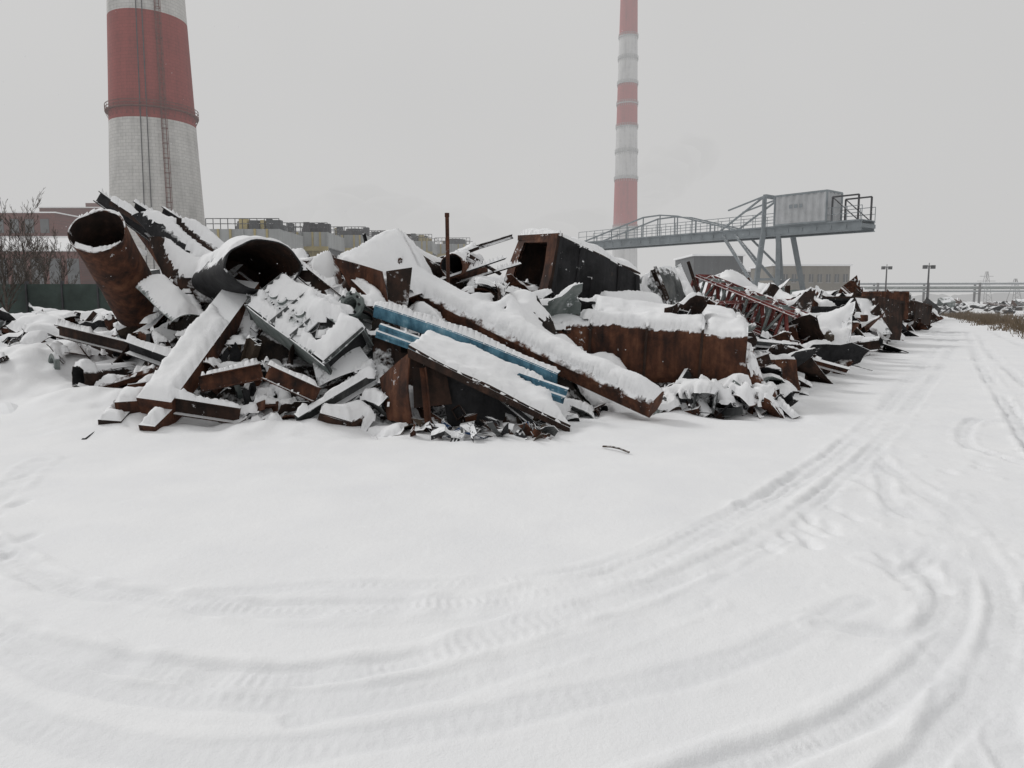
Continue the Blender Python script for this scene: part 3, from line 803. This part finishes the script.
for ang,kk in ((-72,0),(-80,0),(-52,1)):
    a_=math.radians(ang-0)
    for z0 in np.arange(3,88,2.0):
        p=V((CX+(R(z0)+.18)*math.cos(a_),CY+(R(z0)+.18)*math.sin(a_),z0));q=V((CX+(R(z0+2)+.18)*math.cos(a_),CY+(R(z0+2)+.18)*math.sin(a_),z0+2))
        s_=V((-math.sin(a_),math.cos(a_),0))
        if kk:
            for w in(-.28,.28): rod(mb,p+s_*w,q+s_*w,.06,'ring',4)
            for t in(0,.33,.66):
                c_=p.lerp(q,t);rod(mb,c_-s_*.28,c_+s_*.28,.03,'ring',4)
            o_=V((math.cos(a_),math.sin(a_),0))*.7
            rod(mb,p-s_*.35,p-s_*.3+o_,.04,'ring',4);rod(mb,p+s_*.35,p+s_*.3+o_,.04,'ring',4);rod(mb,p-s_*.3+o_,p+s_*.3+o_,.04,'ring',4)
            for w in(-.3,.3): rod(mb,p+s_*w+o_,q+s_*w+o_,.035,'ring',4)
        else: rod(mb,p,q,.07,'darkgrey',4)
mb.obj('ladder',e)
YY=300;c0=S(626.5,150,YY)
zb=[S(627,y_,YY).z for y_ in (228,180,128,85,38)];zb+= [S(627,-8,YY).z,S(627,-50,YY).z]
e,R=chimney('concrete_chimney',c0.x,YY,[(0,5.4),(25,4.85),(116,3.3),(150,3.0)],zb,'cw2','cr2',40)
mb=MB()
for z in zb[:5]+[S(627,60,YY).z,S(627,105,YY).z,S(627,153,YY).z]: gallery(mb,c0.x,YY,z,R(z),.3,'coolgrey',n=30,t=.35,rr=.05)
mb.obj('galleries',e)

# ---------------------------------------------------------------- gantry crane
e=empty('gantry_crane')
Lp,Rp=S(586,247,84),S(868,226,60)
dz=(Lp.z+Rp.z)/2;Lp.z=dz;Rp.z=dz
mb=MB();d,s,u_=axes(Lp,Rp)
for sg in(-1,1): ext(mb,Lp+s*sg*1.1,Rp+s*sg*1.1,prof_I(.35,.8,.06),'cgrey')
ext(mb,Lp+V((0,0,.44)),Rp+V((0,0,.44)),prof_box(2.4,.06),'cgrey')
for i in range(26):
    c=Lp.lerp(Rp,i/25);ext(mb,c-s*1.2,c+s*1.2,prof_box(.12,.3),'cgrey')
mb.obj('main_girder',e)
mb=MB();up=V((0,0,.45))
for sg in(-1,1): railing(mb,Lp+s*sg*1.15+up,Rp+s*sg*1.15+up,1.1,'cgrey',26,.03)
def gp(px):
    t=(px-586)/(868-586)
    w0,w1=1/84,1/60;Yq=1/(w0+(w1-w0)*t);return Lp.lerp(Rp,(84-Yq)/24)
A=gp(590);B=gp(742);N=9
for sg in(-1,1):
    prev=A+s*sg*1.15+up
    for i in range(1,N+1):
        t=i/N;h=2.0*min(1,t*2.2,(1-t)*2.6+.0);p=A.lerp(B,t)+s*sg*1.15+up
        top=p+V((0,0,max(0,h)));ext(mb,prev,top,prof_box(.13,.13),'cgrey')
        if h>0: ext(mb,p,top,prof_box(.1,.1),'cgrey')
        prev=top
mb.obj('truss_and_railings',e)
mb=MB()
m1=gp(771);m2=gp(786)
for sg in(-1,1):
    a_=m1+s*sg*1.2;top=a_+V((0,0,3.1));ft=V((a_.x+s.x*sg*1.4,a_.y+s.y*sg*1.4,0))
    ext(mb,ft,a_,prof_box(.38,.38),'cgrey');ext(mb,a_,top,prof_box(.3,.3),'cgrey')
    b_=m2+s*sg*1.2;ft2=V((b_.x+s.x*sg*1.4+d.x*1.0,b_.y+s.y*sg*1.4+d.y*1.0,0));ext(mb,ft2,b_-V((0,0,.3)),prof_box(.35,.35),'cgrey')
    ext(mb,ft.lerp(a_,.45),ft2.lerp(b_,.45),prof_box(.2,.2),'cgrey')
    q=gp(728)+s*sg*1.15;ext(mb,top,q+up,prof_box(.14,.14),'cgrey')
    ext(mb,top,gp(735)+s*sg*1.15+V((0,0,2.2)),prof_box(.12,.12),'cgrey')
    ext(mb,ft.lerp(a_,.35),gp(730)+s*sg*1.1,prof_box(.22,.22),'cgrey')
    ext(mb,ft.lerp(a_,.6),gp(742)+s*sg*1.1,prof_box(.18,.18),'cgrey')
    ext(mb,ft+V((-d.x*2,-d.y*2,.35)),ft2+V((d.x*2,d.y*2,.35)),prof_box(.5,.6),'cgrey')
ext(mb,m1-s*1.2+V((0,0,3.1)),m1+s*1.2+V((0,0,3.1)),prof_box(.3,.3),'cgrey')
mb.obj('legs_and_mast',e)
mb=MB()
a_,b_=gp(782),gp(833);hh=2.45;w=1.25
def wall(mb,p,q,z0,z1,k,dp=.07):
    L=(q-p).length;n=int(L/.15);dd=(q-p).normalized();nn=V((dd.y,-dd.x,0));vs=[];fs=[]
    for i in range(n+1):
        c=p.lerp(q,i/n)+nn*(dp if i%4 in(1,2) else 0);vs+=[V((c.x,c.y,z0)),V((c.x,c.y,z1))]
    for i in range(n): fs.append([2*i,2*i+2,2*i+3,2*i+1])
    mb.add(vs,fs,k)
z0=dz+.5;z1=z0+hh
P=[a_+s*w,b_+s*w,b_-s*w,a_-s*w]
for i in range(4): wall(mb,P[i],P[(i+1)%4],z0,z1,'cabin')
for i in range(4): 
    ext(mb,V((P[i].x,P[i].y,z0)),V((P[i].x,P[i].y,z1)),prof_box(.16,.16),'cgrey')
    for zq in(z0,z1): 
        a1=V((P[i].x,P[i].y,zq));b1=V((P[(i+1)%4].x,P[(i+1)%4].y,zq));ext(mb,a1,b1,prof_box(.16,.16),'cgrey')
vs=[V((p.x,p.y,z1+.05)) for p in P];mb.add(vs,[[0,1,2,3]],'cabin')
for t0,t1 in ((.30,.36),(.40,.46),(.50,.56)):
    p=P[0].lerp(P[1],t0);q=P[0].lerp(P[1],t1);nn=s*.14
    mb.add([V((p.x,p.y,z0+1.3))+nn,V((q.x,q.y,z0+1.3))+nn,V((q.x,q.y,z0+1.6))+nn,V((p.x,p.y,z0+1.6))+nn],[[0,1,2,3]],'cgrey')
c1,c2=gp(838),gp(864)
for sg in(-1,1):
    for c_ in(c1,c2):
        ext(mb,c_+s*sg*1.1+up,c_+s*sg*1.1+V((0,0,2.4)),prof_box(.12,.12),'darkgrey')
    ext(mb,c1+s*sg*1.1+V((0,0,2.4)),c2+s*sg*1.1+V((0,0,2.4)),prof_box(.12,.12),'darkgrey')
    ext(mb,c1+s*sg*1.1+V((0,0,2.4)),c2+s*sg*1.1+up,prof_box(.08,.08),'darkgrey')
mb.obj('cabin',e)

# ---------------------------------------------------------------- buildings
def bld(name,x0,x1,y0,y1,h,k,wins=None,para=.3):
    e=empty(name);mb=MB();box(mb,x0,x1,y0,y1,0,h,k);mb.obj('walls',e)
    mb=MB();box(mb,x0-.3,x1+.3,y0-.3,y1+.3,h+.003,h+para,'snowcap');mb.obj('roof',e)
    if wins:
        mb=MB()
        for (n,z0,z1,fr) in wins:
            w=(x1-x0)/n
            for i in range(n):
                a_=x0+w*(i+.5-fr/2);box(mb,a_,a_+w*fr,y0-.06,y0+.05,z0,z1,'darkw')
                box(mb,a_-.12,a_+w*fr+.12,y0-.12,y0-.004,z0-.14,z0-.02,'conc')
                box(mb,a_+w*fr/2-.04,a_+w*fr/2+.04,y0-.09,y0-.062,z0,z1,'conc')
        mb.obj('windows',e)
    return e
def span(p0,p1,Yd): return S(p0,290,Yd).x,S(p1,290,Yd).x
def hz(py,Yd): return S(512,py,Yd).z
e=empty('brick_factory_hall');mb=MB()
x0,x1=S(-170,290,106).x,S(82,290,106).x;zl=hz(250,106);zu=hz(236,124)
box(mb,x0,x1,106,124,0,zl,'brick');mb.obj('walls',e)
mb=MB();mb.add([V((x0-.3,105.7,zl+.01)),V((x1+.3,105.7,zl+.01)),V((x1+.3,124,zu)),V((x0-.3,124,zu)),V((x0-.3,105.7,zl-.2)),V((x1+.3,105.7,zl-.2))],[[0,1,2,3],[4,5,1,0]],'snowcap')
mb.add([V((x1+.3,105.7,zl)),V((x1+.3,124,zl)),V((x1+.3,124,zu))],[[0,1,2]],'brick');mb.obj('lower_roof',e)
mb=MB();box(mb,S(-170,290,124).x,S(60,290,124).x,124.05,142,0,hz(213,124),'brick')
box(mb,S(45,290,150).x,S(112,290,150).x,150,170,0,hz(208,150),'brick')
box(mb,S(62,290,160).x,S(88,290,160).x,171,176,0,hz(203,171),'brick');mb.obj('upper_storey',e)
mb=MB();box(mb,S(-170,290,124).x-.2,S(60,290,124).x+.2,123.9,142.2,hz(213,124)+.003,hz(213,124)+.2,'snowcap')
box(mb,S(45,290,150).x-.2,S(112,290,150).x+.2,149.8,170.2,hz(208,150)+.003,hz(208,150)+.2,'snowcap');mb.obj('roofs',e)
mb=MB()
for i in range(14):
    a_=S(-150+i*15,290,124).x;box(mb,a_,a_+1.4,123.95,124.04,zu+.5,hz(219,124),'darkw')
    a_=S(-165+i*18,290,106).x;box(mb,a_,a_+1.7,105.9,105.99,2.2,zl-1.2,'darkw')
mb.obj('windows',e)
def cell(px0,px1,ytop,Yd):
    e=empty('cooling_tower_cell')
    x0,x1=S(px0,250,Yd).x,S(px1,250,Yd).x;h=hz(ytop,Yd);zb_=h-2.0
    mb=MB();box(mb,x0,x1,Yd,Yd+10,zb_,h,'coolgrey')
    box(mb,x0+.4,x1-.4,Yd+.4,Yd+9.6,zb_-2.6,zb_-.004,'bdark')
    box(mb,x0,x1,Yd,Yd+10,0,zb_-2.604,'coolgrey')
    n=6
    for i in range(n+1):
        q=x0+(x1-x0)*i/n;box(mb,q-.12,q+.12,Yd-.15,Yd-.003,zb_-2.6,h,'coolgrey' if i%3==0 else 'yellow')
    box(mb,x0-.1,x1+.1,Yd-.3,Yd-.152,zb_-.5,zb_+.1,'yellow')
    box(mb,x0+.2,x1-.2,Yd+.1,Yd+.39,zb_-1.5,zb_-.5,'yellow')
    mb.obj('walls',e)
    mb=MB();railing(mb,V((x0,Yd,h)),V((x1,Yd,h)),1.2,'darkgrey',10,.05)
    railing(mb,V((x0,Yd+9.5,h)),V((x1,Yd+9.5,h)),1.2,'darkgrey',10,.05)
    c=V(((x0+x1)/2,Yd+5,h));w=(x1-x0)*.3
    pipe(mb,c,c+V((0,0,1.3)),w,w*.88,'darkgrey',n=32,wall=.15,seg=3)
    for i in range(8):
        q=V((random.uniform(x0+.4,x1-.4),Yd+random.uniform(.5,3),h));s_=random.uniform(.2,.7);box(mb,q.x-s_,q.x+s_,q.y,q.y+1,h+.003,h+random.uniform(.4,1.5),random.choice(['darkgrey','yellow','bdark']))
    mb.obj('fan_stack_and_railings',e)
for (a_,b_,yt,Yd) in ((207,280,229,88),(283,328,232,100),(331,366,235,112),(369,398,238,124),(402,432,241,136),(435,470,244,148)):
    cell(a_,b_,yt,Yd)
x0,x1=span(693,742,115);bld('dark_industrial_building',x0,x1,115,128,hz(256,115),'bdark',[(4,2,4,.5)])
x0,x1=span(772,849,130);bld('office_building',x0,x1,130,142,hz(266,130),'beige',[(9,1.5,3,.5),(9,4.6,6,.5)])
x0,x1=span(660,775,150);bld('low_warehouse',x0,x1,150,165,hz(272,150),'bdark',[(10,2,3.5,.6)])
x0,x1=span(855,900,210);bld('low_warehouse',x0,x1,210,225,hz(292,210),'beige',[(10,2,3.2,.6)])
mb=MB()
for i in range(24):
    p=V((-34+i*1.15,24+.0*i,0));box(mb,p.x,p.x+1.1,p.y,p.y+.06,.1,2.1,'fenceg');box(mb,p.x+1.1,p.x+1.15,p.y-.04,p.y+.1,0,2.2,'darkgrey')
mb.obj('metal_fence')
mb=MB()
for (ya,k,r_) in ((5.2,'galv',.45),(6.2,'cgrey',.3),(4.3,'cgrey',.25)): 
    rod(mb,V((80,190,ya-.6)),V((260,170,ya-.6)),r_,k,10,seg=6)
for i in range(16):
    t=i/15;p=V((80+180*t,190-20*t,0));box(mb,p.x-.2,p.x+.2,p.y-1.2,p.y-.8,0,5.8,'darkgrey');box(mb,p.x-.2,p.x+.2,p.y+.8,p.y+1.2,0,5.8,'darkgrey');box(mb,p.x-.2,p.x+.2,p.y-.79,p.y+.79,3,3.2,'darkgrey')
mb.obj('pipe_rack')
def lamp(px,Yd,ytop):
    p=S(px,300,Yd);h=hz(ytop,Yd);mb=MB();b_=V((p.x,Yd,0))
    rod(mb,b_,b_+V((0,0,h)),.16,'darkgrey',8,r1=.09);rod(mb,b_+V((-.6,0,h)),b_+V((.6,0,h)),.07,'darkgrey',6)
    for sg in(-1,1): box(mb,p.x+sg*.5-.22,p.x+sg*.5+.22,Yd-.2,Yd+.2,h-.35,h+.1,'darkgrey')
    rod(mb,b_+V((0,0,h-.02)),b_+V((0,0,h+.4)),.05,'darkgrey',6);mb.obj('street_lamp')
lamp(885,110,267);lamp(927,95,266)
def pylon(px,Yd,h):
    p=S(px,300,Yd);mb=MB();b_=V((p.x,Yd,0))
    for sx in(-1,1):
        for sy in(-1,1): rod(mb,b_+V((sx*2,sy*2,0)),b_+V((sx*.3,sy*.3,h)),.12,'darkgrey',4)
    for i in range(6):
        t=i/6;t2=(i+1)/6;w=2-1.7*t;w2=2-1.7*t2
        rod(mb,b_+V((-w,-w,h*t)),b_+V((w2,-w2,h*t2)),.08,'darkgrey',4);rod(mb,b_+V((w,-w,h*t)),b_+V((-w2,-w2,h*t2)),.08,'darkgrey',4)
    for q,w in((.7,4),(.85,3)): rod(mb,b_+V((-w,0,h*q)),b_+V((w,0,h*q)),.12,'darkgrey',4)
    mb.obj('power_pylon')
pylon(985,330,14);pylon(1014,300,10)
mb=MB()
n=700
xs=np.linspace(-900,1100,n)
hh=7+4*fbm(xs*.02,xs*0,4,3)+2.5*fbm(xs*.3,xs*0,3,9)
vs=[];fs=[]
for i in range(n): vs+= [(xs[i],640+20*math.sin(i*.05),-.5),(xs[i],640+20*math.sin(i*.05),float(hh[i]))]
for i in range(n-1): fs.append([2*i,2*i+2,2*i+3,2*i+1])
mb.add(vs,fs,'treeline');mb.obj('distant_treeline')
mb=MB()
for i in range(420):
    x=random.uniform(42,150);y=random.uniform(66,110)+x*.15
    c=V((x,y,random.uniform(.1,1.3)));junk(mb,c,random.uniform(1.2,3.5),.3)
mb.obj('distant_scrap_row')
mb=MB()
for i in range(620):
    Yq=26+56*random.random();x=23.7+.497*(Yq-34)+abs(random.gauss(0,3.2))-.3+random.gauss(0,.4)
    hs_=random.uniform(.12,.50);nb=random.randint(6,18)
    for j in range(nb):
        xx=x+random.gauss(0,.2);yy=Yq+random.gauss(0,.2);h=hs_*random.uniform(.4,1.3);w=.008+.0003*Yq
        mb.add([(xx-w,yy,-.02),(xx+w,yy,-.02),(xx+random.gauss(0,.12),yy+random.gauss(0,.1),h)],[[0,1,2]],'grass')
mb.obj('dry_grass')
def tree(x,y,H,seed):
    rn=random.Random(seed);mb=MB()
    def br(p,d,L,r_,lev):
        q=p;n=4 if lev<2 else 2
        for i in range(n):
            d=(d+V((rn.gauss(0,.11),rn.gauss(0,.11),rn.gauss(0,.05)+.05))).normalized();q2=q+d*L/n
            r2=r_*(1-.72*(i+1)/n);ra=r_*(1-.72*i/n)
            rod(mb,q,q2,max(ra,.005),'bark',5 if lev<2 else 3,r1=max(r2,.004));
            if lev<4:
                for _ in range(3 if lev<2 else 2):
                    if lev==0 and i==0: continue
                    a_=rn.uniform(0,6.28);e_=(d*1.0+V((math.cos(a_),math.sin(a_),rn.uniform(0,.4)))*.5).normalized()
                    br(q.lerp(q2,rn.random()),e_,L*rn.uniform(.3,.48),max(r2*.55,.005),lev+1)
            q=q2
    br(V((x,y,0)),V((rn.gauss(0,.05),0,1)),H,.06,0)
    mb.obj('bare_birch_tree')
for px,Yd,py,sd in ((18,26,196,1),(42,28,222,2),(4,23,212,3),(60,31,236,4),(30,34,215,7),(-40,26,200,5)):
    p=S(px,300,Yd);tree(p.x,Yd,hz(py,Yd)*.70,sd)
vs=[];fs=[]
for i in range(800):
    y=rng.uniform(7,26);x=rng.uniform(-.85,.85)*y;z=rng.uniform(.1,6)
    q=rng.uniform(.003,.006);o=len(vs)
    vs+=[(x-q,y,z),(x+q,y,z),(x,y-q,z),(x,y+q,z),(x,y,z-q),(x,y,z+q)]
    for a_,b_ in((0,2),(2,1),(1,3),(3,0)): fs+=[[o+a_,o+b_,o+5],[o+b_,o+a_,o+4]]
mb=MB();mb.add(vs,fs,'snowcap');mb.obj('falling_snowflakes')

# ---------------------------------------------------------------- haze volume + smoke
def fog(name,dens,g):
    m=bpy.data.materials.new(name);m.use_nodes=True;nt=m.node_tree;nt.nodes.clear()
    ab=nt.nodes.new('ShaderNodeVolumeAbsorption');ab.inputs['Density'].default_value=dens;ab.inputs['Color'].default_value=(0,0,0,1)
    em=nt.nodes.new('ShaderNodeEmission');em.inputs['Color'].default_value=(g,g*.996,g*.992,1);em.inputs['Strength'].default_value=dens  # haze and smoke glow by themselves; emission stands in for scattered daylight
    ad=nt.nodes.new('ShaderNodeAddShader');nt.links.new(ab.outputs[0],ad.inputs[0]);nt.links.new(em.outputs[0],ad.inputs[1])
    out=nt.nodes.new('ShaderNodeOutputMaterial');nt.links.new(ad.outputs[0],out.inputs['Volume']);return m
M['fog']=fog('snowfall_haze',0.0016,0.585)
mb=MB();box(mb,-500,600,45,700,-1,170,'fog');mb.obj('snowfall_haze')
M['smoke']=fog('smoke',0.011,0.40)
mb=MB()
def puff(c,rx,ry,rz):
    n1,n2=14,20;vs=[];fs=[]
    for i in range(n1+1):
        th=math.pi*i/n1
        for j in range(n2):
            ph=2*math.pi*j/n2;dv=V((math.sin(th)*math.cos(ph),math.sin(th)*math.sin(ph),math.cos(th)))
            k=1+.45*noise.noise(dv*1.6+c*.1);vs.append(c+V((dv.x*rx,dv.y*ry,dv.z*rz))*k)
    for i in range(n1):
        for j in range(n2): fs.append([i*n2+j,(i+1)*n2+j,(i+1)*n2+(j+1)%n2,i*n2+(j+1)%n2])
    mb.add(vs,fs,'smoke')
for (px,py,rr) in ((640,212,8),(648,196,10),(660,180,12),(672,168,12),(650,176,9),(642,225,9),(690,158,12)):
    puff(S(px,py,318),rr,rr,rr*.8)
mb.obj('smoke_plume')
mb=MB()
for (px,py,rr) in ((300,222,7),(335,216,9),(365,210,10),(400,218,9),(440,226,8),(480,232,7),(580,230,9),(540,236,7)):
    puff(S(px,py,190),rr*1.3,rr,rr*.6)
mb.obj('steam_plume')

w=bpy.data.worlds.new('World');scene.world=w;w.use_nodes=True;nt=w.node_tree
bg=nt.nodes['Background'];sk=nt.nodes.new('ShaderNodeTexSky');sk.sky_type='NISHITA';sk.sun_disc=False
sk.sun_elevation=math.radians(38);sk.sun_rotation=math.radians(-60);sk.dust_density=5
hs=nt.nodes.new('ShaderNodeHueSaturation');hs.inputs['Saturation'].default_value=.06;nt.links.new(sk.outputs[0],hs.inputs['Color'])
tc=nt.nodes.new('ShaderNodeTexCoord').outputs['Generated']
cl=ramp(nt,noi(nt,1.6,5,.5,tc),[(0.3,(5.75,5.73,5.70)),(0.7,(6.5,6.47,6.42))])
nt.links.new(mix(nt,0.94,hs.outputs[0],cl),bg.inputs[0]);bg.inputs[1].default_value=0.1
sd=bpy.data.lights.new('sun','SUN');sd.energy=1.45;sd.angle=math.radians(12);sd.color=(1,.99,.975)
so=bpy.data.objects.new('sun',sd);scene.collection.objects.link(so)
el,az=math.radians(38),math.radians(-60)
dirv=V((math.sin(az)*math.cos(el),math.cos(az)*math.cos(el),math.sin(el)))
so.rotation_euler=dirv.to_track_quat('Z','Y').to_euler()
cd=bpy.data.cameras.new('camera');cam=bpy.data.objects.new('camera',cd);scene.collection.objects.link(cam)
cam.location=(0,0,CAMH);cam.rotation_euler=(math.pi/2-PITCH,0,0)
cd.sensor_width=36;cd.lens=F/1024*36;cd.clip_end=12000;cd.clip_start=.05
scene.camera=cam
scene.view_settings.view_transform='Standard';scene.view_settings.look='None';scene.view_settings.exposure=0
